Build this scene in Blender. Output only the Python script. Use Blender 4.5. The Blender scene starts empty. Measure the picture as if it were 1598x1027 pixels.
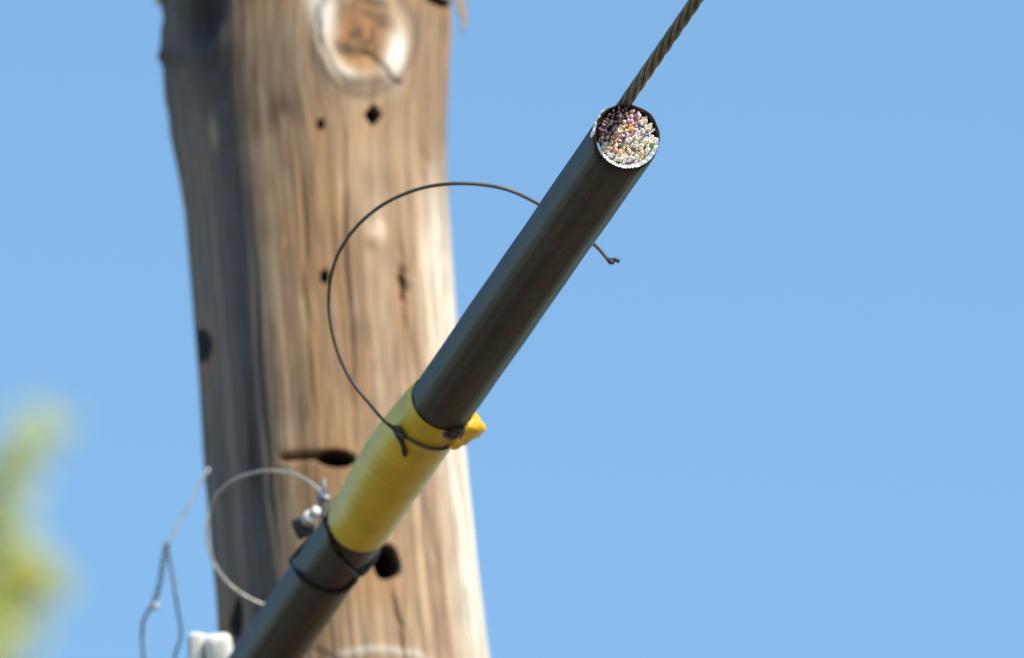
import bpy, bmesh, math, random
import numpy as np
from mathutils import Vector, Matrix

random.seed(11)
RNG = np.random.RandomState(5)
scene = bpy.context.scene
col = scene.collection
rad = math.radians

# ---------------------------------------------------------------- camera
E = rad(24.9)                       # the lens looks up at the line
CAM = Vector((0.0, 0.0, 1.6))
FPX = 18690.0                       # focal length in photograph pixels
FX = Vector((1, 0, 0))
FF = Vector((0, math.cos(E), math.sin(E)))
FU = Vector((0, -math.sin(E), math.cos(E)))
cd = bpy.data.cameras.new("camera")
cam = bpy.data.objects.new("camera", cd)
col.objects.link(cam)
cam.location = CAM
cam.rotation_euler = (math.pi / 2 + E, 0, 0)
cd.sensor_width = 36.0
cd.lens = 36.0 * FPX / 1598.0
cd.clip_start = 0.1
cd.clip_end = 20000
cd.dof.use_dof = True
cd.dof.focus_distance = 12.38
cd.dof.aperture_fstop = 6.0
scene.camera = cam

# ---------------------------------------------------------------- sky, sun, exposure
SAZ, SEL = rad(48), rad(47)         # azimuth to the right of the camera's back, elevation
SUN = Vector((math.cos(SEL) * math.sin(SAZ), -math.cos(SEL) * math.cos(SAZ), math.sin(SEL)))
world = bpy.data.worlds.new("World")
scene.world = world
world.use_nodes = True
wn = world.node_tree
bg = wn.nodes["Background"]
sky = wn.nodes.new("ShaderNodeTexSky")
sky.sky_type = 'NISHITA'
sky.sun_disc = False
sky.sun_elevation = SEL
sky.sun_rotation = math.atan2(SUN.x, SUN.y)
sky.altitude = 300
sky.air_density = 1.4
sky.dust_density = 0.2
sky.ozone_density = 4.0
tint = wn.nodes.new("ShaderNodeMix")
tint.data_type = 'RGBA'
tint.blend_type = 'MULTIPLY'
tint.inputs[0].default_value = 1.0
tint.inputs[7].default_value = (.86, 1.0, 1.0, 1)
wn.links.new(sky.outputs[0], tint.inputs[6])
wn.links.new(tint.outputs[2], bg.inputs[0])
bg.inputs[1].default_value = 0.15
sl = bpy.data.lights.new("sun", 'SUN')
sl.energy = 4.6
sl.angle = rad(0.5)
sl.color = (1.0, 0.91, 0.78)
so = bpy.data.objects.new("sun", sl)
col.objects.link(so)
so.rotation_euler = SUN.to_track_quat('Z', 'Y').to_euler()
scene.view_settings.view_transform = 'Standard'
scene.view_settings.look = 'None'
scene.view_settings.gamma = 1
scene.view_settings.exposure = 0.45

# ---------------------------------------------------------------- helpers
def at(px, py, depth):
    """world point seen at a photograph pixel, at a depth along the view axis"""
    return CAM + FF * depth + FX * ((px - 799) * depth / FPX) + FU * ((513.5 - py) * depth / FPX)

def proj(p):
    q = p - CAM
    d = q.dot(FF)
    return 799 + FPX * q.dot(FX) / d, 513.5 - FPX * q.dot(FU) / d, d

def mesh_obj(name, verts, faces, mat, parent=None, smooth=True, vcol=None):
    me = bpy.data.meshes.new(name)
    me.from_pydata([tuple(v) for v in verts], [], faces)
    me.update()
    if vcol is not None:
        a = me.color_attributes.new("Col", 'FLOAT_COLOR', 'POINT')
        arr = np.ones((len(verts), 4), dtype=np.float32)
        arr[:, :3] = np.asarray(vcol, dtype=np.float32)
        a.data.foreach_set("color", arr.ravel())
    if smooth:
        me.polygons.foreach_set("use_smooth", [True] * len(me.polygons))
    if mat:
        me.materials.append(mat)
    o = bpy.data.objects.new(name, me)
    col.objects.link(o)
    if parent:
        o.parent = parent
        o.matrix_parent_inverse = Matrix.Translation(-parent.location)
    return o

class MB:
    def __init__(s):
        s.v, s.f, s.c = [], [], []
    def add(s, verts, faces, c=None):
        b = len(s.v)
        s.v += [Vector(v) for v in verts]
        s.f += [tuple(i + b for i in f) for f in faces]
        s.c += [c or (1, 1, 1)] * len(verts)
    def tube(s, pts, r, n=10, caps=True, c=None):
        pts = [Vector(p) for p in pts]
        rs = r if isinstance(r, (list, tuple)) else [r] * len(pts)
        t0 = (pts[1] - pts[0]).normalized()
        ref = Vector((0, 0, 1)) if abs(t0.z) < 0.9 else Vector((1, 0, 0))
        nrm = (ref - t0 * ref.dot(t0)).normalized()
        verts, faces = [], []
        for i, p in enumerate(pts):
            a = pts[max(i - 1, 0)]
            b = pts[min(i + 1, len(pts) - 1)]
            t = (b - a).normalized()
            nrm = (nrm - t * nrm.dot(t)).normalized()
            bn = t.cross(nrm)
            for k in range(n):
                w = 2 * math.pi * k / n
                verts.append(p + (nrm * math.cos(w) + bn * math.sin(w)) * rs[i])
        for i in range(len(pts) - 1):
            for k in range(n):
                k2 = (k + 1) % n
                faces.append((i * n + k, i * n + k2, (i + 1) * n + k2, (i + 1) * n + k))
        if caps:
            faces.append(tuple(range(n))[::-1])
            faces.append(tuple((len(pts) - 1) * n + k for k in range(n)))
        s.add(verts, faces, c)
    def box(s, c, ax, ay, az, hx, hy, hz, bev=0.15, colr=None):
        """bevelled box: centre, axes, half sizes"""
        bm = bmesh.new()
        bmesh.ops.create_cube(bm, size=2.0)
        for v in bm.verts:
            v.co = Vector((v.co.x * hx, v.co.y * hy, v.co.z * hz))
        bmesh.ops.bevel(bm, geom=list(bm.edges), offset=bev * min(hx, hy, hz) * 2, segments=3, affect='EDGES', profile=0.6)
        bm.verts.index_update()
        vs = [c + ax * v.co.x + ay * v.co.y + az * v.co.z for v in bm.verts]
        fs = [tuple(v.index for v in f.verts) for f in bm.faces]
        bm.free()
        s.add(vs, fs, colr)
    def prism(s, c, axis, up, r, h, n=6, bev=0.12):
        """hexagon or disc with softened rims, along axis"""
        axis = axis.normalized()
        up = (up - axis * up.dot(axis)).normalized()
        w = axis.cross(up)
        prof = [(0.0, -h), (r * (1 - bev), -h), (r, -h + r * bev), (r, h - r * bev), (r * (1 - bev), h), (0.0, h)]
        vs, fs = [], []
        for (rr, hh) in prof:
            for k in range(n):
                a = 2 * math.pi * k / n
                vs.append(c + axis * hh + (up * math.cos(a) + w * math.sin(a)) * max(rr, 1e-5))
        for i in range(len(prof) - 1):
            for k in range(n):
                k2 = (k + 1) % n
                fs.append((i * n + k, i * n + k2, (i + 1) * n + k2, (i + 1) * n + k))
        s.add(vs, fs)
    def build(s, name, mat, parent=None, smooth=True):
        return mesh_obj(name, s.v, s.f, mat, parent, smooth, s.c)

def smooth_line(P, sub=8):
    P = [Vector(p) for p in P]
    out = []
    for i in range(len(P) - 1):
        p0 = P[i - 1] if i > 0 else P[0] * 2 - P[1]
        p1, p2 = P[i], P[i + 1]
        p3 = P[i + 2] if i + 2 < len(P) else P[-1] * 2 - P[-2]
        for k in range(sub):
            t = k / sub
            out.append(0.5 * ((2 * p1) + (p2 - p0) * t + (2 * p0 - 5 * p1 + 4 * p2 - p3) * t * t + (-p0 + 3 * p1 - 3 * p2 + p3) * t ** 3))
    out.append(P[-1])
    return out

def thing(name, label, cat, loc, group=None):
    o = bpy.data.objects.new(name, None)
    o.empty_display_size = 0.05
    col.objects.link(o)
    o.location = loc
    o["label"], o["category"] = label, cat
    if group:
        o["group"] = group
    return o

_tab = np.random.RandomState(77).rand(512, 512)
def vn(x, y):
    """value noise on arrays, 0..1"""
    x = np.asarray(x, float); y = np.asarray(y, float)
    xi = np.floor(x).astype(int); yi = np.floor(y).astype(int)
    fx = x - xi; fy = y - yi
    fx = fx * fx * (3 - 2 * fx); fy = fy * fy * (3 - 2 * fy)
    g = lambda a, b: _tab[a % 512, b % 512]
    return (g(xi, yi) * (1 - fx) + g(xi + 1, yi) * fx) * (1 - fy) + (g(xi, yi + 1) * (1 - fx) + g(xi + 1, yi + 1) * fx) * fy

# ---------------------------------------------------------------- materials
def mat(name, base, rough=0.5, metal=0.0, noise=None, bump=None, vcol=False, spec=None, aniso=None):
    m = bpy.data.materials.new(name)
    m.use_nodes = True
    nt = m.node_tree
    b = nt.nodes["Principled BSDF"]
    b.inputs["Base Color"].default_value = (*base, 1)
    b.inputs["Roughness"].default_value = rough
    b.inputs["Metallic"].default_value = metal
    if spec is not None:
        b.inputs["Specular IOR Level"].default_value = spec
    src = None
    if vcol:
        a = nt.nodes.new("ShaderNodeAttribute")
        a.attribute_name = "Col"
        src = a.outputs["Color"]
        nt.links.new(src, b.inputs["Base Color"])
    tc = nt.nodes.new("ShaderNodeTexCoord")
    def nz(scale, stretch, detail=6):
        mp = nt.nodes.new("ShaderNodeMapping")
        mp.inputs["Scale"].default_value = stretch
        nt.links.new(tc.outputs["Object"], mp.inputs[0])
        n = nt.nodes.new("ShaderNodeTexNoise")
        n.inputs["Scale"].default_value = scale
        n.inputs["Detail"].default_value = detail
        nt.links.new(mp.outputs[0], n.inputs["Vector"])
        return n
    if noise:
        scale, stretch, lo, hi = noise
        n = nz(scale, stretch)
        r = nt.nodes.new("ShaderNodeMapRange")
        r.inputs[1].default_value, r.inputs[2].default_value = 0.3, 0.7
        r.inputs[3].default_value, r.inputs[4].default_value = lo, hi
        nt.links.new(n.outputs["Fac"], r.inputs[0])
        mx = nt.nodes.new("ShaderNodeMix")
        mx.data_type = 'RGBA'
        mx.blend_type = 'MULTIPLY'
        mx.inputs[0].default_value = 1.0
        if src:
            nt.links.new(src, mx.inputs[6])
        else:
            mx.inputs[6].default_value = (*base, 1)
        nt.links.new(r.outputs[0], mx.inputs[7])
        nt.links.new(mx.outputs[2], b.inputs["Base Color"])
    if bump:
        scale, stretch, strength, dist = bump
        n = nz(scale, stretch)
        bp = nt.nodes.new("ShaderNodeBump")
        bp.inputs["Strength"].default_value = strength
        bp.inputs["Distance"].default_value = dist
        nt.links.new(n.outputs["Fac"], bp.inputs["Height"])
        nt.links.new(bp.outputs[0], b.inputs["Normal"])
    return m

M_WOOD = mat("weathered_wood", (.4, .3, .2), 0.85, vcol=True, noise=(60, (3, 3, .12), .8, 1.15), bump=(160, (2, 2, .06), .35, .002), spec=.25)
M_JACKET = mat("black_polyethylene", (.022, .021, .02), 0.48, vcol=True, noise=(40, (1, 1, 1), .75, 1.3), bump=(25, (1, 1, 1), .12, .002), spec=.3)
M_SLEEVE = mat("yellow_vinyl", (.64, .46, .010), 0.42, noise=(25, (1, 1, 1), .85, 1.08), bump=(60, (1, 1, 1), .2, .002))
M_FLAP = mat("yellow_vinyl_lit_tone", (.82, .46, .004), 0.4, noise=(25, (1, 1, 1), .9, 1.05))  # sleeve vinyl again, with sunlight through it put into the colour
M_BLACKTIE = mat("black_tie", (.022, .021, .021), 0.5, bump=(200, (1, 1, 1), .3, .001))
M_LOOP = mat("black_tie_lit_tone", (.075, .064, .052), 0.5, bump=(200, (1, 1, 1), .3, .001))  # same black tie, colour lightened to stand for sun on the loop
M_STRAND = mat("weathered_galvanised_steel", (.17, .155, .12), 0.5, .55, noise=(80, (1, 1, 1), .6, 1.3), bump=(300, (1, 1, 1), .2, .0005))
M_ALU = mat("aluminium_shield", (.93, .93, .94), 0.3, .05, noise=(300, (1, 1, 1), .7, 1.2))
M_WIRE = mat("wire_insulation", (.8, .7, .6), 0.3, vcol=True, spec=.8)
M_LINER = mat("clear_liner", (.85, .84, .78), 0.3, noise=(120, (1, 1, 1), .8, 1.1))
M_STEELWIRE = mat("bright_steel_wire", (.48, .45, .40), 0.5, .25, noise=(90, (1, 1, 1), .7, 1.2))
M_GREYWIRE = mat("dull_steel_wire", (.2, .22, .25), 0.5, .4, noise=(90, (1, 1, 1), .6, 1.3))
M_GALV = mat("galvanised_casting", (.84, .82, .76), 0.5, .0, noise=(60, (1, 1, 1), .8, 1.1), bump=(150, (1, 1, 1), .3, .001))
M_BOLT = mat("dull_zinc_bolt", (.50, .48, .44), 0.5, .15, noise=(90, (1, 1, 1), .8, 1.1))
M_DARKMETAL = mat("dark_iron", (.04, .042, .05), 0.55, .4, noise=(60, (1, 1, 1), .7, 1.3))
M_BARK = mat("grey_bark", (.12, .09, .065), 0.9, noise=(4, (1, 1, .3), .6, 1.3), bump=(10, (1, 1, .3), .6, .03))
M_GROUND = mat("dry_ground", (.14, .105, .065), 0.95, noise=(.4, (1, 1, 1), .7, 1.2))

# leaves: diffuse and translucent together
M_LEAF = bpy.data.materials.new("yellow_green_leaf")
M_LEAF.use_nodes = True
_n = M_LEAF.node_tree
_b = _n.nodes["Principled BSDF"]
_a = _n.nodes.new("ShaderNodeAttribute"); _a.attribute_name = "Col"
_t = _n.nodes.new("ShaderNodeBsdfTranslucent")
_mx = _n.nodes.new("ShaderNodeMixShader"); _mx.inputs[0].default_value = 0.45
_n.links.new(_a.outputs["Color"], _b.inputs["Base Color"])
_n.links.new(_a.outputs["Color"], _t.inputs["Color"])
_b.inputs["Roughness"].default_value = 0.5
_n.links.new(_b.outputs[0], _mx.inputs[1])
_n.links.new(_t.outputs[0], _mx.inputs[2])
_n.links.new(_mx.outputs[0], _n.nodes["Material Output"].inputs["Surface"])

# ---------------------------------------------------------------- ground
g = MB()
R = 6000
g.add([(-R, -R, 0), (R, -R, 0), (R, R, 0), (-R, R, 0)], [(0, 1, 2, 3)])
go = g.build("ground", M_GROUND, smooth=False)
go["kind"] = "structure"

# ---------------------------------------------------------------- utility pole
YP = 12.85                                          # the pole's axis
OUT = np.array([(-200, 244, 708), (0, 251, 706), (60, 249, 705), (100, 254, 702), (150, 258, 700), (200, 265, 697), (250, 274, 697), (300, 283, 699),
                (400, 293, 704), (500, 302, 710), (600, 310, 716), (700, 316, 725), (800, 323, 736), (900, 332, 747),
                (1000, 343, 759), (1030, 348, 763), (1200, 368, 785)], float)
SE, CE = math.sin(E), math.cos(E)
def row_of(z):
    h = z - CAM.z
    d = YP * CE + h * SE
    return 513.5 - FPX * (-YP * SE + h * CE) / d, d

def z_of_row(v):
    k = (513.5 - v) / FPX
    return CAM.z + YP * (k * CE + SE) / (CE - k * SE)

zt, zb = z_of_row(-140), z_of_row(1130)
zs = list(np.linspace(-0.3, zb, 40, endpoint=False)) + list(np.linspace(zb, zt, 620)) + list(np.linspace(zt + .03, 9.6, 30))
th = np.concatenate([np.radians(np.linspace(-102, 102, 440)), np.radians(np.linspace(104, 256, 60))])
Z, TH = np.meshgrid(np.array(zs), th, indexing='ij')
V, D = row_of(Z)
L = np.interp(V, OUT[:, 0], OUT[:, 1]); Rr = np.interp(V, OUT[:, 0], OUT[:, 2])
below = Z < zb
VB, DB = row_of(np.full_like(Z, zb))
xl = (np.interp(VB, OUT[:, 0], OUT[:, 1]) - 799) * DB / FPX
xr = (np.interp(VB, OUT[:, 0], OUT[:, 2]) - 799) * DB / FPX
CX = np.where(below, (xl + xr) / 2 + (zb - Z) * 0.03, ((L + Rr) / 2 - 799) * D / FPX)
RAD = np.where(below, (xr - xl) / 2 + (zb - Z) * 0.006, (Rr - L) / 2 * D / FPX)
abv = Z > zt
VT, DT = row_of(np.full_like(Z, zt))
CX = np.where(abv, ((np.interp(VT, OUT[:, 0], OUT[:, 1]) + np.interp(VT, OUT[:, 0], OUT[:, 2])) / 2 - 799) * DT / FPX - (Z - zt) * .05, CX)
# own coordinates of the bark-less surface: S = across (in units of half width), V = along (in rows)
S = np.sin(TH)
front = np.cos(TH) > -0.1
X0 = CX + RAD * S
Y0 = YP - RAD * np.cos(TH)
dd = Y0 * CE + (Z - CAM.z) * SE
PU = 799 + FPX * X0 / dd
PV = 513.5 - FPX * (-Y0 * SE + (Z - CAM.z) * CE) / dd
PU = np.where(front, PU, -9999 + 400 * TH)

def ell(cu, cv, ru, rv, rot=0.0, p=2.0):
    a = rad(rot)
    du, dv = PU - cu, PV - cv
    x = (du * math.cos(a) + dv * math.sin(a)) / ru
    y = (-du * math.sin(a) + dv * math.cos(a)) / rv
    return (np.abs(x) ** p + np.abs(y) ** p) ** (1 / p)
def blob(*a, **k):
    return np.exp(-ell(*a, **k) ** 2)
def hole(*a, soft=.18, **k):
    return 1 / (1 + np.exp((ell(*a, **k) - 1) / soft))
def sm(x, a, b):
    t = np.clip((x - a) / (b - a), 0, 1)
    return t * t * (3 - 2 * t)
def line(pts, w):
    """distance falloff from a polyline given down the pole"""
    pts = np.array(pts, float)
    best = np.full(PU.shape, 1e9)
    for (a, b) in zip(pts[:-1], pts[1:]):
        ab = b - a
        t = np.clip(((PU - a[0]) * ab[0] + (PV - a[1]) * ab[1]) / (ab @ ab), 0, 1)
        best = np.minimum(best, np.hypot(PU - a[0] - t * ab[0], PV - a[1] - t * ab[1]))
    return np.exp(-(best / w) ** 2)

# grain runs along the pole and bends round the knot
ARC = TH * 215
kr = np.hypot((PU - 560) / 80, (PV - 65) / 115)
bend = np.where(front, (PU - 560) * np.exp(-kr ** 2) * -0.75, 0)
kr2 = np.hypot((PU - 300) / 60, (PV - 25) / 90)
bend += np.where(front, (PU - 300) * np.exp(-kr2 ** 2) * -0.7, 0)
wob = (vn(ARC / 120 + 7, PV / 330) - .5) * 15 + (vn(ARC / 45 + 3, PV / 150) - .5) * 4
G = ARC + bend + wob
g1 = vn(G / 26 + 11, PV / 900 + 5)
g2 = vn(G / 9.5 + 31, PV / 500 + 2)
g3 = vn(G / 4.0 + 51, PV / 260 + 9)
patch = vn(ARC / 90 + 20, PV / 170 + 40)
patch2 = vn(ARC / 38 + 60, PV / 75 + 14)

tan = np.array([.34, .22, .135]); grey = np.array([.24, .175, .125]); orange = np.array([.36, .195, .075])
pale = np.array([.46, .345, .235]); white = np.array([.86, .79, .68]); dark = np.array([.075, .05, .035]); brown = np.array([.26, .13, .055])
black = np.array([.008, .007, .008])
C = np.zeros(PU.shape + (3,))
def mixc(w, c):
    global C
    w = np.clip(w, 0, 1)[..., None]
    C = C * (1 - w) + c * w
C[:] = tan
mixc(sm(patch, .35, .75) * .40, grey)
mixc(sm(g1, .55, .85) * .5, pale)
mixc(.75 * np.exp(-((PU - (505 + (PV - 400) * .07)) / 48) ** 2) * sm(PV, 90, 330) * (.45 + .75 * g2), orange)
mixc(.5 * np.exp(-((PU - (640 + (PV - 500) * .05)) / 60) ** 2) * (.4 + .5 * g2) * sm(PV, 60, 300), pale)
mixc(.6 * blob(420, 120, 55, 60), grey); mixc(.7 * blob(430, 175, 42, 28) * patch2 * 1.6, dark)
mixc(.7 * blob(415, 243, 18, 30), pale); mixc(.4 * blob(440, 60, 40, 60), pale)  # first pale spot is a highlight painted on the bump
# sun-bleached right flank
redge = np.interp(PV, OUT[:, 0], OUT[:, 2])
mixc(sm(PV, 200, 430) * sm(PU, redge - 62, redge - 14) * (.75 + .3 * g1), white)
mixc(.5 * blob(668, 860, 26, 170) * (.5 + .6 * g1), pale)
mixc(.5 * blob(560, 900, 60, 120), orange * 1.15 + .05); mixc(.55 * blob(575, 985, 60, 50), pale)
mixc(sm(g2, .62, .95) * .32, dark * 2.2)
mixc(sm(g3, .70, .98) * .40, dark * 2.0)
mixc(sm(1 - g1, .68, .95) * .22, dark * 2.5)
# left flank, weathered darker, with its blue grey shade painted in
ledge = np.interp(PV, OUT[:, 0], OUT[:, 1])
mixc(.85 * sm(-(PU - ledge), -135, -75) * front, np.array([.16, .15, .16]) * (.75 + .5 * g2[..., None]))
H = (g1 - .5) * .0010 + (g2 - .5) * .0009 + (g3 - .5) * .0005 + (patch - .5) * .004
# a ridge where the shaded flank begins
ridge = 365 + (PV - 300) * .055 + (vn(PV / 60, PV * 0 + 3) - .5) * 14
TR = rad(-38) + (vn(PV / 90, PV * 0 + 3) - .5) * .10 + (vn(PV / 25, PV * 0 + 8) - .5) * .03
TF = TR - rad(29)
fac = np.cos(TR - TF) / np.maximum(np.cos(TH - TF), .3)
FACET = np.where((TH < TR) & (TH > 2 * TF - TR), RAD * (fac - 1) * .95, 0)
# long checks
for pts, w, dep, cw in [([(530, 120), (536, 250), (540, 330), (546, 500), (553, 660), (562, 760)], 3.2, .006, .9),
                        ([(626, 330), (630, 385), (632, 440), (638, 500), (650, 560), (660, 640)], 3.0, .005, .65),
                        ([(628, 405), (631, 440), (634, 475)], 5, .010, .85),
                        ([(468, 200), (476, 420), (484, 600), (498, 700)], 3, .004, .55),
                        ([(398, 330), (404, 560), (420, 760), (440, 900)], 4, .004, .6),
                        ([(372, 560), (385, 680), (398, 780), (402, 860)], 8, .006, .75),
                        ([(605, 905), (618, 950), (628, 1010), (634, 1060)], 4, .005, .7),
                        ([(660, 760), (690, 900), (705, 1020)], 4, .004, .5),
                        ([(700, 780), (722, 920), (738, 1030)], 5, .004, .45),
                        ([(490, 0), (498, 70), (520, 115), (545, 150)], 4, .004, .5),
                        ([(650, 130), (664, 250), (668, 330)], 3, .003, .35)]:
    v0, v1 = pts[0][1], pts[-1][1]
    pw_ = [(u + (vn(np.array([v / 37.0 + u]), np.array([w * 3.1]))[0] - .5) * 9, v) for u, v in zip(np.interp(np.linspace(v0, v1, 14), [q[1] for q in pts], [q[0] for q in pts]), np.linspace(v0, v1, 14))]
    ln = line(pw_, w) * sm(PV, v0, v0 + .3 * (v1 - v0)) * sm(-PV, -v1, -v1 + .3 * (v1 - v0)) * (.35 + .8 * vn(PV / 48 + w * 7, PU * 0 + dep * 900))
    cw *= .62
    H -= dep * ln
    mixc(cw * ln, dark)
g4 = vn(G / 6.5 + 131, PV / 420 + 12); g5 = vn(G / 3.2 + 171, PV / 160 + 19); g6 = vn(G / 14 + 201, PV / 210 + 44)
C *= np.clip(1 + .48 * (g4 - .5) + .42 * (g5 - .5) + .30 * (g6 - .5) + .35 * (vn(G / 9 + 77, PV / 40 + 7) - .5), .3, 1.6)[..., None] * np.array([.90, .87, .82])
H += (g4 - .5) * .0009
# rough, smeared weathering
smear = vn(G / 15 + 90, PV / 120 + 33); smear2 = vn(G / 7 + 17, PV / 48 + 71); blot = vn(ARC / 55 + 9, PV / 60 + 5)
lit = sm(PU, ledge + 90, ledge + 130)
mixc(lit * sm(smear, .58, .9) * .38, brown * 1.1); mixc(lit * sm(smear2, .62, .95) * sm(blot, .35, .7) * .34, dark * 2.4)
mixc(lit * sm(smear2, .6, .95) * sm(1 - blot, .4, .8) * .4, pale)
mixc(1 * sm(-(PU - ledge), -118, -96) * sm(PU - ledge, 30, 75) * .7, np.array([.06, .055, .06]))  # dark band of shade painted along the ridge
mixc(.75 * blob(310, 60, 70, 110), np.array([.045, .042, .045]))  # shade at the upper left painted in near black
mixc(.75 * sm(smear, .45, .75) * np.exp(-((PU - (372 + (PV - 600) * .09)) / 24) ** 2) * sm(PV, 520, 680), dark * .7)  # dark brown streaks low beside the ridge
# large knot: brown heart, pale callus, dark crack
core = hole(560, 60, 43, 48, soft=.16)
ring = np.exp(-((ell(562, 62, 58, 64) - 1) / .22) ** 2)
outer = np.exp(-((ell(566, 58, 78, 92) - 1) / .08) ** 2)
H += .008 * np.exp(-ell(562, 62, 85, 95) ** 2) + .003 * ring - .005 * core
mixc(.55 * ring * sm(PV, -10, 40) * (.45 + .4 * vn(PU / 18, PV / 18)), pale * 1.2)
mixc(1.0 * hole(505, 24, 15, 62, -16, soft=.35), white * .98); mixc(1.0 * hole(612, 88, 15, 33, soft=.3), white * 1.12); mixc(.5 * blob(540, 115, 26, 9, 30), white)
mixc(.55 * outer, dark * 1.5)
kn = vn(np.hypot((PU - 562), (PV - 62)) / 7 + 3, np.arctan2(PV - 62, PU - 562) * 1.5)
mixc(core * .95, brown * 1.35); mixc(core * sm(kn, .5, .8) * .8, dark); mixc(core * blob(560, 96, 26, 14) * .9, orange * 1.05)
mixc(core * blob(556, 52, 9, 12) * .8, dark * .8)
ck = line([(566, 84), (580, 90), (591, 101), (599, 113), (608, 125), (622, 131)], 4.0)
H -= .003 * ck; mixc(.75 * ck, dark)
mixc(core * .8 * blob(542, 80, 20, 9, 12), dark * 1.2)
cu = line([(515, -6), (560, 4), (600, 14)], 4); H -= .001 * cu; mixc(.35 * cu, dark)
mixc(.6 * blob(575, 130, 45, 10), dark * 2)
# knot hollow on the shaded flank
hk = hole(308, 8, 36, 46, soft=.2); H -= .018 * hk; mixc(.95 * hk, black * 2)  # hollow carved, and its shade painted in black
H += .004 * np.exp(-((ell(308, 22, 45, 62) - 1) / .25) ** 2)
mixc(.55 * blob(320, 92, 34, 14), dark)
mixc(.8 * blob(318, 202, 11, 26), pale); mixc(.4 * blob(290, 250, 20, 90), grey)  # pale spot is a highlight painted within the shade
# holes, gashes and stains
for (cu_, cv_, ru, rv, rot, p, dep) in [(582, 180, 12.5, 15, 0, 1.15, .05), (500, 195, 5.5, 8, 0, 2, .02), (506, 432, 6.5, 10, 0, 2, .03),
                                       (300, 545, 10, 28, 4, 2, .004), (524, 716, 29, 13, 4, 1.9, .05), (602, 877, 19, 24, -18, 3.0, .07),
                                       (684, 2, 26, 7, 16, 1.6, .035), (350, 962, 7, 30, 0, 2, .004), (632, 446, 4, 20, 0, 2, .02)]:
    mixc(.5 * blob(cu_ - 3, cv_ + rv * .5, ru * 2.3, rv * 2.3, rot), brown * 1.4)
    h = hole(cu_, cv_, ru * .92, rv * .92, rot, p, soft=.05)
    H -= dep * h
    mixc(hole(cu_, cv_, ru * 1.14, rv * 1.14, rot, p, soft=.05), black)  # walls painted black for the shade inside each hole
gl = line([(442, 713), (470, 711), (500, 711)], 5); H -= .014 * gl; mixc(.95 * gl, dark * .3)
ch = hole(588, 370, 12, 20, 8, soft=.25); H += .007 * ch; mixc(.9 * ch, pale * 1.45); mixc(.6 * blob(578, 380, 12, 9), brown)
mixc(.5 * blob(590, 330, 14, 25), pale)
# axe scoop at the foot of the picture
sc = np.exp(-((PV - (1016 + ((PU - 590) / 60) ** 2 * 9 - 2)) / 7) ** 2) * sm(PU, 500, 545) * sm(-PU, -690, -640)
H += .001 * sc; mixc(.5 * sc, white * .75); mixc(.8 * line([(480, 1006), (505, 1015), (530, 1030)], 5), dark)
# nubs on the left outline
H += .005 * blob(250, 88, 14, 10) + .007 * blob(250, 2, 14, 20)
mixc(.8 * blob(250, 88, 14, 13), dark)
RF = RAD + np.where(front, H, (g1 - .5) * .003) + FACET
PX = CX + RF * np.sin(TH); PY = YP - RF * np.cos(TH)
nz_, nt_ = Z.shape
verts = np.stack([PX, PY, Z], -1).reshape(-1, 3).tolist()
faces = []
for i in range(nz_ - 1):
    for k in range(nt_):
        k2 = (k + 1) % nt_
        faces.append((i * nt_ + k, i * nt_ + k2, (i + 1) * nt_ + k2, (i + 1) * nt_ + k))
faces.append(tuple((nz_ - 1) * nt_ + k for k in range(nt_)))
pole = thing("utility_pole", "weathered wooden utility pole with a pale ringed knot and bolt holes", "utility pole", Vector((float(CX[0, 0]), YP, 0)))
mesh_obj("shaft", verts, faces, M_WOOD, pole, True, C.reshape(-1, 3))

def pole_front(px, py, out=0.0):
    """point on the pole's surface under a pixel"""
    v = np.abs(PU[:, :440] - px) + np.abs(PV[:, :440] - py)
    i, k = np.unravel_index(np.argmin(v), v.shape)
    p = Vector((float(PX[i, k]), float(PY[i, k]), float(Z[i, k])))
    n = Vector((math.sin(TH[i, k]), -math.cos(TH[i, k]), 0))
    return p + n * out, n

# a splinter of wood standing off the right flank
def splinter(p0, p1, w, t, name):
    m = MB()
    ax = (p1 - p0).normalized()
    side = Vector((0, 1, 0)).cross(ax).normalized()
    fwd = ax.cross(side)
    vs, fs = [], []
    N = 9
    for i in range(N):
        f = i / (N - 1)
        ww = w * (1 - .75 * f ** 1.5) * (1 + .15 * math.sin(i * 2.3))
        c = p0.lerp(p1, f) + side * .002 * math.sin(i * 1.7)
        for (a, b) in ((-1, -1), (1, -1), (1.0, .6), (-.8, 1)):
            vs.append(c + side * ww * a + fwd * t * b)
    for i in range(N - 1):
        for k in range(4):
            fs.append((i * 4 + k, i * 4 + (k + 1) % 4, i * 4 + 4 + (k + 1) % 4, i * 4 + 4 + k))
    fs += [(3, 2, 1, 0), tuple((N - 1) * 4 + k for k in range(4))]
    m.add(vs, fs, (.46, .35, .24))
    return m.build(name, M_WOOD, pole, smooth=False)
dP = row_of(z_of_row(0))[1]
splinter(at(713, -55, dP), at(724, 47, dP - .02), .0085, .006, "splinter")
splinter(at(252, -30, dP), at(245, 8, dP), .006, .006, "splinter")

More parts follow.
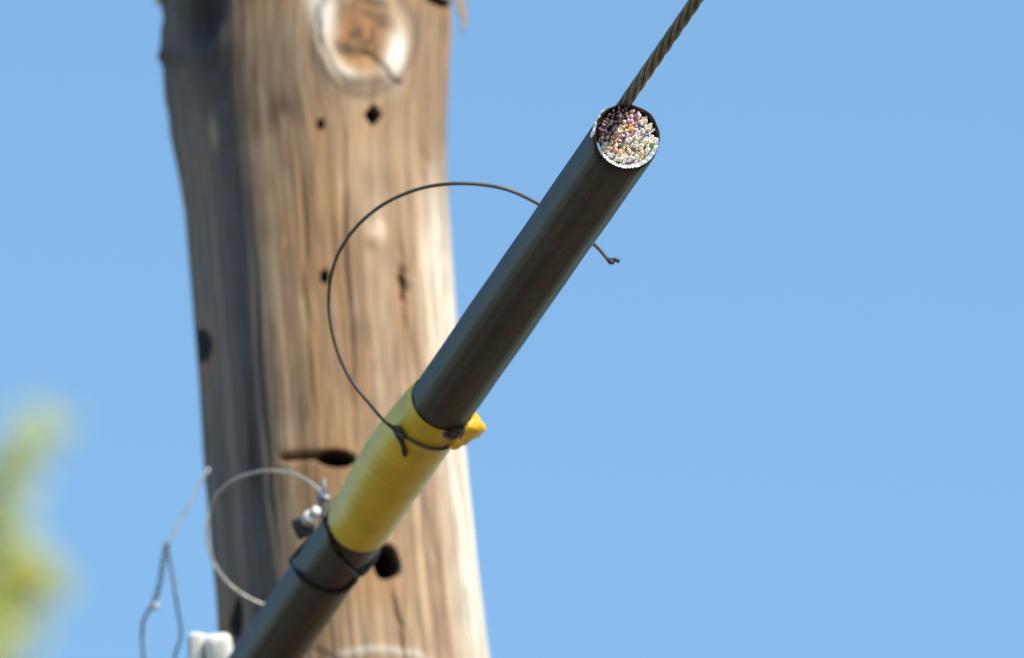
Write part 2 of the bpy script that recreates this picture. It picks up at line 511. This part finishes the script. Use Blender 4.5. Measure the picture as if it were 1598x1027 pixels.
# ---------------------------------------------------------------- the cut cable
TIP = at(978, 213, 12.30)
FAR = at(425, 1010, 13.50)
AX = (FAR - TIP).normalized()
UP = (Vector((0, 0, 1)) - AX * AX.z).normalized()
W = AX.cross(UP).normalized()
if W.x < 0:
    W = -W
RC = 0.0352
def cpt(t, r, phi):
    return TIP + AX * t + (W * math.cos(phi) + UP * math.sin(phi)) * r
EV = (-FF - AX * (-FF).dot(AX)).normalized()
SLANT = .22
def cut(r, phi):
    return SLANT * r * (W * math.cos(phi) + UP * math.sin(phi)).dot(EV)
def on_cable(px, py, r):
    """front point of a cylinder of radius r round the cable under a pixel (or its outline)"""
    d = (at(px, py, 10) - CAM).normalized()
    o = CAM - TIP
    dp = d - AX * d.dot(AX); op = o - AX * o.dot(AX)
    a, b, c = dp.dot(dp), 2 * dp.dot(op), op.dot(op) - r * r
    disc = b * b - 4 * a * c
    if disc < 0:
        k = -b / (2 * a)
        p = CAM + d * k
        q = p - TIP
        t = q.dot(AX)
        rdl = q - AX * t
        return TIP + AX * t + rdl.normalized() * r
    k = (-b - math.sqrt(disc)) / (2 * a)
    return CAM + d * k
def cyl(p):
    q = p - TIP
    t = q.dot(AX)
    rr = q - AX * t
    return t, math.atan2(rr.dot(UP), rr.dot(W)), rr.length
def t_of_row(v):
    lo, hi = 0, 3
    for _ in range(50):
        m = (lo + hi) / 2
        if proj(TIP + AX * m)[1] < v:
            lo = m
        else:
            hi = m
    return lo

cable = thing("telephone_cable", "thick black telephone cable cut through, showing hundreds of coloured wires", "cable", TIP)
NP_ = 120
vs, fs, cs = [], [], []
streak = [0.5 + 0.5 * math.sin(3.1 * k * .37) * math.sin(k * 1.13 + 1) for k in range(NP_)]
prof = [(0.035, .0314), (0.004, .0317), (-.0003, .0322), (-.001, .0336), (.0015, RC - .0004), (.006, RC)]
tt = .02
while tt < 2.4:
    prof.append((tt, RC + .0002 * math.sin(tt * 17) + .00015 * math.sin(tt * 41 + 1)))
    tt += .01
scf = np.array([[float(vn(np.array([k * .9]), np.array([j * .22 + k * .13]))[0]) for k in range(NP_)] for j in range(len(prof))])
for j, (t, r) in enumerate(prof):
    for k in range(NP_):
        ph = 2 * math.pi * k / NP_
        rip = .00034 * math.sin(ph * 9 + .6 * math.sin(t * 3)) + .00012 * math.sin(ph * 23 + 1)
        lip = .0035 * max(0, -math.sin(ph)) if j in (2, 3, 4) else 0      # the knife bit deeper underneath
        jag = .0012 * math.sin(ph * 5 + 1) if j in (2, 3) else 0
        vs.append(cpt(t + lip + jag + cut(r, ph), r + rip, ph))
        base = Vector((.0175, .0160, .0142))
        f = streak[k] * (.75 + .5 * math.sin(t * 5 + k * .05) ** 2) + (.9 * max(0, scf[j][k] - .80) / .2)
        cs.append((base.x * (.5 + 1.3 * f), base.y * (.5 + 1.2 * f), base.z * (.55 + .9 * f)))
for j in range(len(prof) - 1):
    for k in range(NP_):
        k2 = (k + 1) % NP_
        fs.append((j * NP_ + k, (j + 1) * NP_ + k, (j + 1) * NP_ + k2, j * NP_ + k2))
mesh_obj("jacket", vs, fs, M_JACKET, cable, True, cs)

# corrugated aluminium shield, its cut edge pleated
vs, fs = [], []
NS = 240
def shield_r(ph):
    low = max(0, math.sin(-ph + .15)) ** .6 if math.sin(-ph + .15) > 0 else 0
    return low
for k in range(NS):
    ph = 2 * math.pi * k / NS
    low = shield_r(ph)
    hi = 1 - min(1, low * 3)
    z = (k % 4)
    tooth = (0, .6, 1, .5)[z] * (.6 + .4 * math.sin(k * 1.9) + .3 * math.sin(k * .7))
    rin, rout = .0306 - .0016 * low, .0312 + .0036 * low
    f = -.0012 - .0040 * low * tooth * (.5 + vn(np.array([k * .31]), np.array([2.0]))[0])
    wv = .0004 * (tooth - .5)
    f += cut(.032, ph)
    vs += [cpt(.02, rin, ph), cpt(f + .0030 * low + .014 * hi, rin + wv, ph), cpt(f - .0012 * low + .014 * hi, rout + wv, ph), cpt(.010, min(rout, .0316), ph)]
for k in range(NS):
    k2 = (k + 1) % NS
    for j in range(3):
        fs.append((k * 4 + j, k * 4 + j + 1, k2 * 4 + j + 1, k2 * 4 + j))
mesh_obj("metal_shield", vs, fs, M_ALU, cable, False)

# peeled scrap of shield on the left of the cut
def strip(pts_in, name, m, parent, th_=.0006):
    """thin curved strip from two rails"""
    a, b = pts_in
    n = len(a)
    vs, fs = [], []
    for i in range(n):
        u = (b[i] - a[i])
        tdir = (a[min(i + 1, n - 1)] - a[max(i - 1, 0)])
        nn = u.cross(tdir).normalized() * th_
        vs += [a[i] + nn, b[i] + nn, b[i] - nn, a[i] - nn]
    for i in range(n - 1):
        for k in range(4):
            fs.append((i * 4 + k, i * 4 + (k + 1) % 4, i * 4 + 4 + (k + 1) % 4, i * 4 + 4 + k))
    fs += [(3, 2, 1, 0), tuple((n - 1) * 4 + k for k in range(4))]
    return mesh_obj(name, vs, fs, m, parent, False)
ra, rb = [], []
for i in range(12):
    ph = rad(138 + i * 4.2)
    ra.append(cpt(.002 + cut(.036, ph) + .003 * math.sin(i * .8), .0354 + .0003 * math.sin(i * 2.1), ph))
    rb.append(cpt(-.004 + cut(.036, ph) - .004 * abs(math.sin(i * 1.1)), .0352 + .0006 * math.sin(i * 1.4), ph))
strip((ra, rb), "peeled_shield", M_ALU, cable)
# core wrap with a torn white tongue
ra, rb = [], []
for i in range(60):
    ph = 2 * math.pi * i / 59
    tear = .009 * math.exp(-((ph - rad(205)) / .28) ** 2) + .0012 * math.sin(i * 1.7)
    ra.append(cpt(.03, .0303, ph))
    rb.append(cpt(.018 + cut(.029, ph) - 2.8 * tear, .0304 - .0060 * math.exp(-((ph - rad(205)) / .28) ** 2), ph))
strip((ra, rb), "core_wrap", M_LINER, cable, .0003)

# the wires
PAL = [((.90, .85, .78), 48), ((.85, .62, .55), 12), ((.80, .34, .10), 12), ((.88, .55, .08), 15), ((.45, .16, .55), 16), ((.12, .14, .50), 8),
       ((.10, .42, .14), 5), ((.55, .08, .10), 8), ((.22, .10, .05), 6), ((.25, .28, .32), 5), ((.02, .02, .03), 5), ((.85, .45, .50), 10)]
bag = [c for c, n in PAL for _ in range(n)]
pts = []
rw = .00172
a = rw * 2.02
for i in range(-14, 15):
    for j in range(-16, 17):
        x = (i + .5 * (j % 2)) * a + random.gauss(0, .00028)
        y = j * a * .87 + random.gauss(0, .00028)
        if math.hypot(x, y) < .0299 - .0022 * max(0, -y / .03) + .0005 - rw and random.random() > .03:
            pts.append((x, y))
pts.sort(key=lambda p: math.hypot(p[0] - .004, p[1] + .005))
def one_wire(m, x, y, c):
    r = rw * random.uniform(.85, 1.12)
    cen = TIP + W * x + UP * y
    lean = (W * random.gauss(0, .25) + UP * random.gauss(0, .22)) * .006
    stick = random.uniform(-.0022, .0012) + .004 * (float(vn(np.array([x * 160 + 9]), np.array([y * 160 + 4]))[0]) - .5) + SLANT * (W * x + UP * y).dot(EV)
    p0 = cen + AX * .020
    p1 = cen + AX * (.004 + SLANT * (W * x + UP * y).dot(EV))
    p2 = cen + AX * stick + lean
    e = (p2 - p1).normalized()
    n = 8
    m.tube([p0, p1, p2 - e * .0006, p2 - e * .0001, p2 + e * .0003], [r, r, r, r * .85, r * .5], n, True, c)
    m.tube([p2 + e * .0001, p2 + e * .0008], r * .42, 6, True, (.75, .42, .26))
rest = MB()
for q, (x, y) in enumerate(pts):
    wu = x * .8 - y * .6                       # light and shadow painted into wire colours: pale low right, dark high left
    if wu > .002 and random.random() < .55:
        c = random.choice(((.93, .90, .84), (.93, .88, .78), (.92, .80, .55), (.92, .76, .72)))
    elif wu < -.013 and random.random() < .8:
        c = random.choice(((.05, .06, .16), (.16, .05, .06), (.02, .02, .03), (.14, .07, .03), (.08, .09, .11), (.20, .07, .22)))
    else:
        c = random.choice(bag)
    c = Vector(c).lerp(Vector((.9, .8, .7)), random.random() ** 1.5 * (.25 if wu > -.013 else .05)) * random.uniform(.95, 1.25)
    c = tuple(min(v, .95) for v in c)
    if q < 100:
        m = MB()
        one_wire(m, x, y, c)
        m.build("wire", M_WIRE, cable)
    else:
        one_wire(rest, x, y, c)
ro = rest.build("wire_bundle", M_WIRE, cable)
ro["kind"] = "stuff"

# ---------------------------------------------------------------- the steel strand above it
RSW = .0023                                    # one wire of seven
RS = RSW * 3
SO = RC + RS - .0045
S0, S1 = -6.0, 2.4
strand = thing("steel_strand", "twisted steel strand running on past the cable's cut end", "strand", TIP + UP * SO)
def sc_pt(t):
    return TIP + AX * t + UP * (SO + .006 * max(0, -t) * 0) + W * (-.0018)
PITCH = .185
HAND = 1
for k in range(7):
    line_pts = []
    t = S0
    while t <= S1:
        w_ = 2 * math.pi * (t / PITCH) * HAND + k * math.pi / 3 if k < 6 else 0
        r_ = RSW * 2 if k < 6 else 0
        line_pts.append(sc_pt(t) + (W * math.cos(w_) + UP * math.sin(w_)) * r_)
        t += PITCH / 18 if k < 6 else .3
    m = MB()
    m.tube(line_pts, RSW * 1.02, 8)
    m.build("strand_wire", M_STRAND, strand)

# ---------------------------------------------------------------- yellow sleeve
tA = t_of_row(626)
tB = t_of_row(815)
slv = thing("yellow_sleeve", "yellow sleeve wrapped round the black cable, its loose end flaring", "cable sleeve", TIP + AX * tA)
vs, fs = [], []
NT, NPH = 110, 96
def sleeve_r(f, ph):
    # snug underneath, loose over the strand and on the upper left
    r0 = RC + .0012
    ux, uy = math.cos(ph), math.sin(ph)
    # hull of cable and strand
    sup = max(r0, SO * uy + RS + .0012)
    rr = r0 + (sup - r0) * .95 * max(0, min(1, (f - .03) * 9))
    loose = math.sin(math.pi * min(1, f * 1.15)) ** .8 if f * 1.15 < 1 else 0
    rr += .0068 * loose * max(0, math.cos(ph - rad(165))) ** 1.6
    rr += .0003 * math.sin(f * 130 + ph * 2) * (.4 + .6 * math.sin(f * 9 + ph)) * .6
    w_ = (f * 7 + ph / (2 * math.pi)) % 1.0
    rr += .0004 * (w_ - .5)
    return rr
inner = []
for j in range(NT):
    f = j / (NT - 1)
    for k in range(NPH):
        ph = 2 * math.pi * k / NPH
        r = sleeve_r(f, ph)
        if j == 0 or j == NT - 1:
            r -= .0004
        slant = .004 * math.sin(ph + .6) * (1 if j < NT / 2 else .4)
        vs.append(cpt(tA + (tB - tA) * f + slant, r, ph))
for j in (NT - 1, 0):
    for k in range(NPH):
        ph = 2 * math.pi * k / NPH
        r = RC - .001
        slant = .004 * math.sin(ph + .6) * (1 if j < NT / 2 else .4)
        vs.append(cpt(tA + (tB - tA) * (j / (NT - 1)) + slant, r, ph))
for j in range(NT + 1):
    for k in range(NPH):
        k2 = (k + 1) % NPH
        fs.append((j * NPH + k, (j + 1) * NPH + k, (j + 1) * NPH + k2, j * NPH + k2))
mesh_obj("sleeve_body", vs, fs, M_SLEEVE, slv)
# flap: the free end standing away on the right
dF = proj(on_cable(735, 660, RC))[2]
rows = [[(727, 632), (719, 650), (708, 668), (704, 686), (699, 700)],
        [(742, 634), (738, 650), (731, 668), (718, 687), (706, 702)],
        [(742, 645), (748, 655), (748, 672), (732, 688), (714, 699)],
        [(741, 645), (756, 662), (757, 674), (741, 684), (719, 697)]]
vs, fs = [], []
nr, ncn = len(rows), 5
fine = []
for i, rw_ in enumerate(rows):
    P = [at(u, v, dF - .004 + .011 * i + .008 * math.sin(q * 1.9 + i)) for q, (u, v) in enumerate(rw_)]
    fine.append(smooth_line(P, 6))
for lay in (0, 1):
    for i, P in enumerate(fine):
        for q, p in enumerate(P):
            vs.append(p + FF * (.0009 * lay) + FU * .0018 * math.sin(q * 1.1 + i * 2))
L_ = len(fine[0])
for i in range(nr - 1):
    for q in range(L_ - 1):
        b = i * L_ + q
        fs.append((b, b + 1, b + 1 + L_, b + L_))
        b2 = b + nr * L_
        fs.append((b2, b2 + L_, b2 + 1 + L_, b2 + 1))
edge = [q for q in range(L_)] + [i * L_ + L_ - 1 for i in range(1, nr)] + [(nr - 1) * L_ + q for q in range(L_ - 2, -1, -1)] + [i * L_ for i in range(nr - 2, 0, -1)]
for e0, e1 in zip(edge, edge[1:] + edge[:1]):
    fs.append((e0, e0 + nr * L_, e1 + nr * L_, e1))
fl = mesh_obj("flap", vs, fs, M_FLAP, slv)
fl["label"] = "loose yellow end standing out, its sunlit orange brightness painted in"

# ---------------------------------------------------------------- black tie wire: knot, turn round the sleeve, and the big loop
tie = thing("tie_wire", "black tie wire knotted on the yellow sleeve and curling up in a large loop", "wire", on_cable(622, 676, RC + .004))
rs_ = RC + .0040
front_turn = [on_cable(u, v, rs_) for u, v in ((724, 672), (716, 684), (700, 697), (683, 701), (665, 698), (645, 689), (622, 674))]
dK = proj(front_turn[-1])[2]
loop_px = [(600, 657, dK - .01), (575, 628, dK - .02), (548, 594, dK - .02), (529, 555, dK - .02), (517, 512, dK - .02), (513, 468, dK - .02), (518, 425, dK - .03),
           (532, 388, dK - .05), (560, 350, dK - .08), (600, 318, dK - .12), (650, 296, dK - .16), (700, 287, dK - .18), (750, 288, dK - .18), (795, 297, dK - .18),
           (838, 317, dK - .17), (885, 345, dK - .16), (930, 384, dK - .15), (948, 404, dK - .15), (954, 409, dK - .15)]
pl = front_turn + [at(*p) for p in loop_px]
m = MB()
m.tube(smooth_line(pl, 8), .0020, 10)
m.build("loop", M_LOOP, tie)
m = MB()          # knot on the sleeve and its short tail
k0 = [on_cable(u, v, rs_ + .001) for u, v in ((610, 664), (618, 672), (624, 682), (628, 694), (632, 710))]
m.tube(smooth_line(k0, 5), [.0022 + .0022 * math.exp(-((i - 8) / 5) ** 2) + (.0009 if i > 17 else 0) for i in range(21)], 10)
k1 = [on_cable(u, v, rs_ + .003) for u, v in ((632, 680), (622, 676), (616, 667), (624, 670), (630, 684))]
m.tube(smooth_line(k1, 6), .0022, 8)
m.build("knot", M_BLACKTIE, tie)
m = MB()          # gathered knot at the sleeve's right corner, lump also stands for cable shadow
kc = on_cable(706, 680, RC + .006)
for q in range(5):
    pp = []
    for s_ in range(19):
        w_ = 2 * math.pi * s_ / 18
        pp.append(kc + (W * math.cos(w_ + q) * .0048 + EV * math.sin(w_ + q) * .0030) + AX * (math.sin(w_ * 1 + q * 1.3) * .0035 + (q - 2) * .0012) - EV * .002)
    m.tube(pp, .0022, 8)
m.tube([kc - W * .010 + AX * .005 - EV * .002, kc - W * .004 - EV * .001, kc - EV * .001, kc + W * .005 + UP * .003 - EV * .002, kc + W * .011 + UP * .007 - AX * .004 - EV * .003], [.002, .0048, .0058, .0042, .002], 9)
m.build("knot", M_BLACKTIE, tie)
m = MB()          # the forked tip
e0 = at(948, 404, dK - .15)
m.tube([e0, at(953, 409, dK - .15), at(958, 410.5, dK - .153)], [.0022, .0032, .0015], 8)
m.tube([at(949, 405, dK - .15), at(956, 405, dK - .15), at(961, 405.5, dK - .15), at(967, 408, dK - .15)], [.0016, .0018, .0026, .0022], 8)
m.build("forked_tip", M_BLACKTIE, tie)

# ---------------------------------------------------------------- black lashing with two turns, below the sleeve
lash = thing("lashing", "thin black lashing wound twice round the cable below the yellow sleeve", "lashing", on_cable(505, 905, RC))
def turn(front_px, r, back_shift=0.0):
    P = [on_cable(u, v, r) for u, v in front_px]
    return P
def back_arc(pa, pb, r, n=16):
    t0, f0, _ = cyl(pa); t1, f1, _ = cyl(pb)
    # go over the top, away from the camera
    while f1 < f0:
        f1 += 2 * math.pi
    return [cpt(t0 + (t1 - t0) * i / n, max(r, SO * math.sin(f0 + (f1 - f0) * i / n) + RS + .001), f0 + (f1 - f0) * i / n) for i in range(1, n)]
RL = RC + .0026
A_ = turn(((450, 858), (453, 876), (462, 895), (478, 912), (500, 924), (523, 927), (542, 919), (556, 905), (559, 897)), RL)
B_ = turn(((513, 832), (517, 850), (525, 866), (540, 884), (552, 894), (559, 898)), RL)
m = MB()
m.tube(smooth_line(A_ + back_arc(A_[-1], B_[0], RL) + B_ + back_arc(B_[-1], A_[0], RL) + [A_[0]], 6), .0026, 8)
m.build("cord", M_BLACKTIE, lash)
m = MB()
q = on_cable(563, 894, RC + .002)
m.tube([q - W * .003, q + W * .003 + UP * .003, q + W * .007 + UP * .006], [.003, .0036, .002], 8)
m.build("buckle", M_STEELWIRE, lash)

# ---------------------------------------------------------------- strand clamp with a pale bolt, behind the cable
dC = 13.42
clamp = thing("bolt_clamp", "small dark clamp with a pale bolt head peeping from behind the cable", "clamp", at(478, 816, dC))
m = MB()
d1 = (at(470, 850, dC) - at(500, 800, dC)).normalized()
m.box(at(474, 822, dC + .004), (FX + FU * .45).normalized(), (FU - FX * .45).normalized(), FF, .0115, .0120, .010, .2)
m.build("clamp_body", M_DARKMETAL, clamp)
m = MB()
nb = (-FF * .75 + FX * .35 + FU * .5).normalized()
m.prism(at(482, 809, dC - .010), nb, FU, .0088, .006, 6)
m.prism(at(491, 801, dC - .010), nb, FX, .006, .007, 14)
m.build("bolt_head", M_BOLT, clamp)
m = MB()
m.tube([at(496, 805, dC), at(501, 785, dC), at(506, 768, dC), at(506, 745, dC)], [.0045, .004, .0035, .0010], 8)
m.prism(at(502, 776, dC), (at(506, 760, dC) - at(500, 790, dC)), FX, .0062, .004, 6)
m.prism(at(509, 778, dC - .008), nb, FX, .0040, .003, 10)
m.build("stud", M_GREYWIRE, clamp)

# ---------------------------------------------------------------- pale wire loop
pw = thing("pale_wire", "pale steel wire bowed in a half loop left of the cable against the pole", "wire", at(400, 938, 13.62))
pp = [(506, 772), (490, 758), (470, 745), (445, 737), (415, 735), (388, 740), (360, 752), (340, 770), (329, 790), (324, 815), (324, 845), (330, 870), (342, 893), (360, 914), (382, 930), (402, 940), (430, 950)]
m = MB()
m.tube(smooth_line([at(u, v, 13.50 + .14 * min(1, i / 8)) for i, (u, v) in enumerate(pp)], 6), .0018, 8)
m.build("wire_bow", M_STEELWIRE, pw)

# ---------------------------------------------------------------- wire hanger left of the pole
dH = 13.98
hook = thing("wire_hanger", "bent steel wire hanger with one twisted leg, left of the pole against sky", "wire hanger", at(262, 1040, dH))
m = MB()
m.tube(smooth_line([at(326, 731, dH), at(312, 755, dH), at(292, 792, dH), (at(275, 825, dH)), at(263, 850, dH)], 5), .0017, 8)
m.build("pale_stem", M_GALV, hook)
m = MB()
m.tube(smooth_line([at(260, 846, dH), at(264, 870, dH), at(270, 905, dH), at(276, 945, dH), at(282, 980, dH), at(281, 1000, dH), at(274, 1020, dH), at(270, 1060, dH), at(272, 1110, dH)], 6), .0019, 8)
m.build("leg", M_GREYWIRE, hook)
m = MB()
ctr = smooth_line([at(259, 848, dH), at(254, 880, dH), at(248, 915, dH), at(239, 945, dH)], 10)
for s_ in (0, math.pi):
    m.tube([p + (FX * math.cos(i * .75 + s_) + FF * math.sin(i * .75 + s_)) * .0024 for i, p in enumerate(ctr)], .0014, 7)
m.tube(smooth_line([at(240, 943, dH), at(231, 955, dH), at(223, 972, dH), at(222, 1000, dH), at(224, 1030, dH), at(226, 1100, dH)], 6), .0021, 8)
m.build("twisted_leg", M_GREYWIRE, hook)
m = MB()
m.prism(at(243, 946, dH - .004), -FF + FU * .5, FX, .0038, .003, 10)
m.build("ferrule", M_BOLT, hook)

# ---------------------------------------------------------------- galvanised suspension clamp beside the pole
dW = 13.75
sus = thing("suspension_clamp", "pale two lobed metal clamp left of the cable at the pole's shaded edge", "clamp", at(330, 1040, dW))
m = MB()
m.box(at(306, 1050, dW), FX, FU, FF, .0080, .0460, .014, .25)
m.build("square_lobe", M_GALV, sus)
m = MB()
m.box(at(342, 1019, dW - .008), (FX + FU * .12).normalized(), (FU - FX * .12).normalized(), FF, .0160, .0225, .015, .38)
m.box(at(347, 1075, dW - .004), FX, FU, FF, .0120, .030, .012, .25)
m.build("round_lobe", M_GALV, sus)
m = MB()
m.box(at(326, 998, dW + .004), FX, FU, FF, .0150, .0060, .010, .3)
m.build("bridge", M_GALV, sus)
m = MB()
m.box(at(326, 1052, dW + .02), FX, FU, FF, .024, .044, .010, .2)
m.tube([at(290, 1075, dW + .02), at(430, 1085, dW + .16)], .008, 14)
m.build("back_plate", M_DARKMETAL, sus)

# ---------------------------------------------------------------- far tree at the lower left
DT_ = 58.0
def tp(px, py, dz=0.0):
    return at(px, py, DT_ + dz)
base = tp(-900, 900); base.z = 0
tree = thing("leafy_tree", "yellow green leafy tree far behind, only its crown tip in view", "tree", base)
lobes = [(-50, 990, .36, 420), (40, 890, .20, 150), (15, 960, .20, 130), (46, 690, .19, 80), (5, 760, .20, 75), (-20, 840, .19, 100), (85, 905, .12, 22), (70, 655, .10, 12),
         (-330, 1330, 1.1, 1500), (-700, 1050, 1.2, 1600), (-1050, 1350, 1.4, 1900), (-250, 1900, 1.5, 1900), (-800, 1900, 1.8, 2600),
         (-1400, 2000, 1.8, 2400), (-500, 2600, 1.9, 2400), (-1200, 2700, 2.0, 2600), (-300, 3200, 1.6, 1500), (-1700, 2900, 1.7, 1600), (-900, 3400, 2.0, 2000)]
lv, lf, lc = [], [], []
m = MB()
top = tp(-700, 1300)
trunk_pts = smooth_line([base, base.lerp(top, .3) + Vector((.25, .1, 0)), base.lerp(top, .6) + Vector((-.15, 0, 0)), base.lerp(top, .85), top], 8)
m.tube(trunk_pts, [.42 * (1 - i / len(trunk_pts)) ** .8 + .05 for i in range(len(trunk_pts))], 12)
for (px, py, r, n) in lobes:
    dz = 0 if r < .5 else random.uniform(-1.5, 1.5)
    c = tp(px, py, dz)
    zj = max(min(c.z - 1.2 - r * .8, top.z - .3), 6)
    f = zj / top.z
    j = trunk_pts[min(len(trunk_pts) - 2, int(f * (len(trunk_pts) - 1)))]
    mid = j.lerp(c, .55) + Vector((0, 0, -.35 * r))
    w0 = .16 if r > .5 else .014
    lp = smooth_line([j, mid, c], 6)
    m.tube(lp, [w0 * (1 - .85 * i / len(lp)) + .006 for i in range(len(lp))], 8)
    nt = max(1, int(r * 14))
    for _ in range(nt):
        d = Vector((random.gauss(0, 1), random.gauss(0, 1), random.gauss(.3, 1))).normalized() * r * .8
        m.tube([lp[-3], c + d * .5, c + d], [.016, .010, .004], 5)
    for _ in range(n):
        d = Vector((random.gauss(0, 1), random.gauss(0, 1), random.gauss(0, 1))).normalized()
        rr = r * random.random() ** .42 * (1 + .25 * math.sin(d.x * 5 + px) + .2 * math.sin(d.z * 7 + py))
        p = c + d * rr
        u = Vector((random.gauss(0, 1), random.gauss(0, 1), random.gauss(0, 1))).normalized()
        w = u.cross(Vector((random.gauss(0, 1), random.gauss(0, 1), random.gauss(.4, 1)))).normalized()
        s_ = random.uniform(.030, .052)
        k = len(lv)
        fold = u.cross(w) * s_ * .25
        lv += [p - u * s_, p + w * s_ * .62 + fold, p + u * s_ * 1.1, p - w * s_ * .62 + fold]
        lf += [(k, k + 1, k + 2), (k, k + 2, k + 3)]
        g_ = random.uniform(.75, 1.2)
        lc += [(.80 * g_, .80 * g_, .26 * g_)] * 4
m.build("trunk", M_BARK, tree)
mesh_obj("crown", lv, lf, M_LEAF, tree, False, lc)
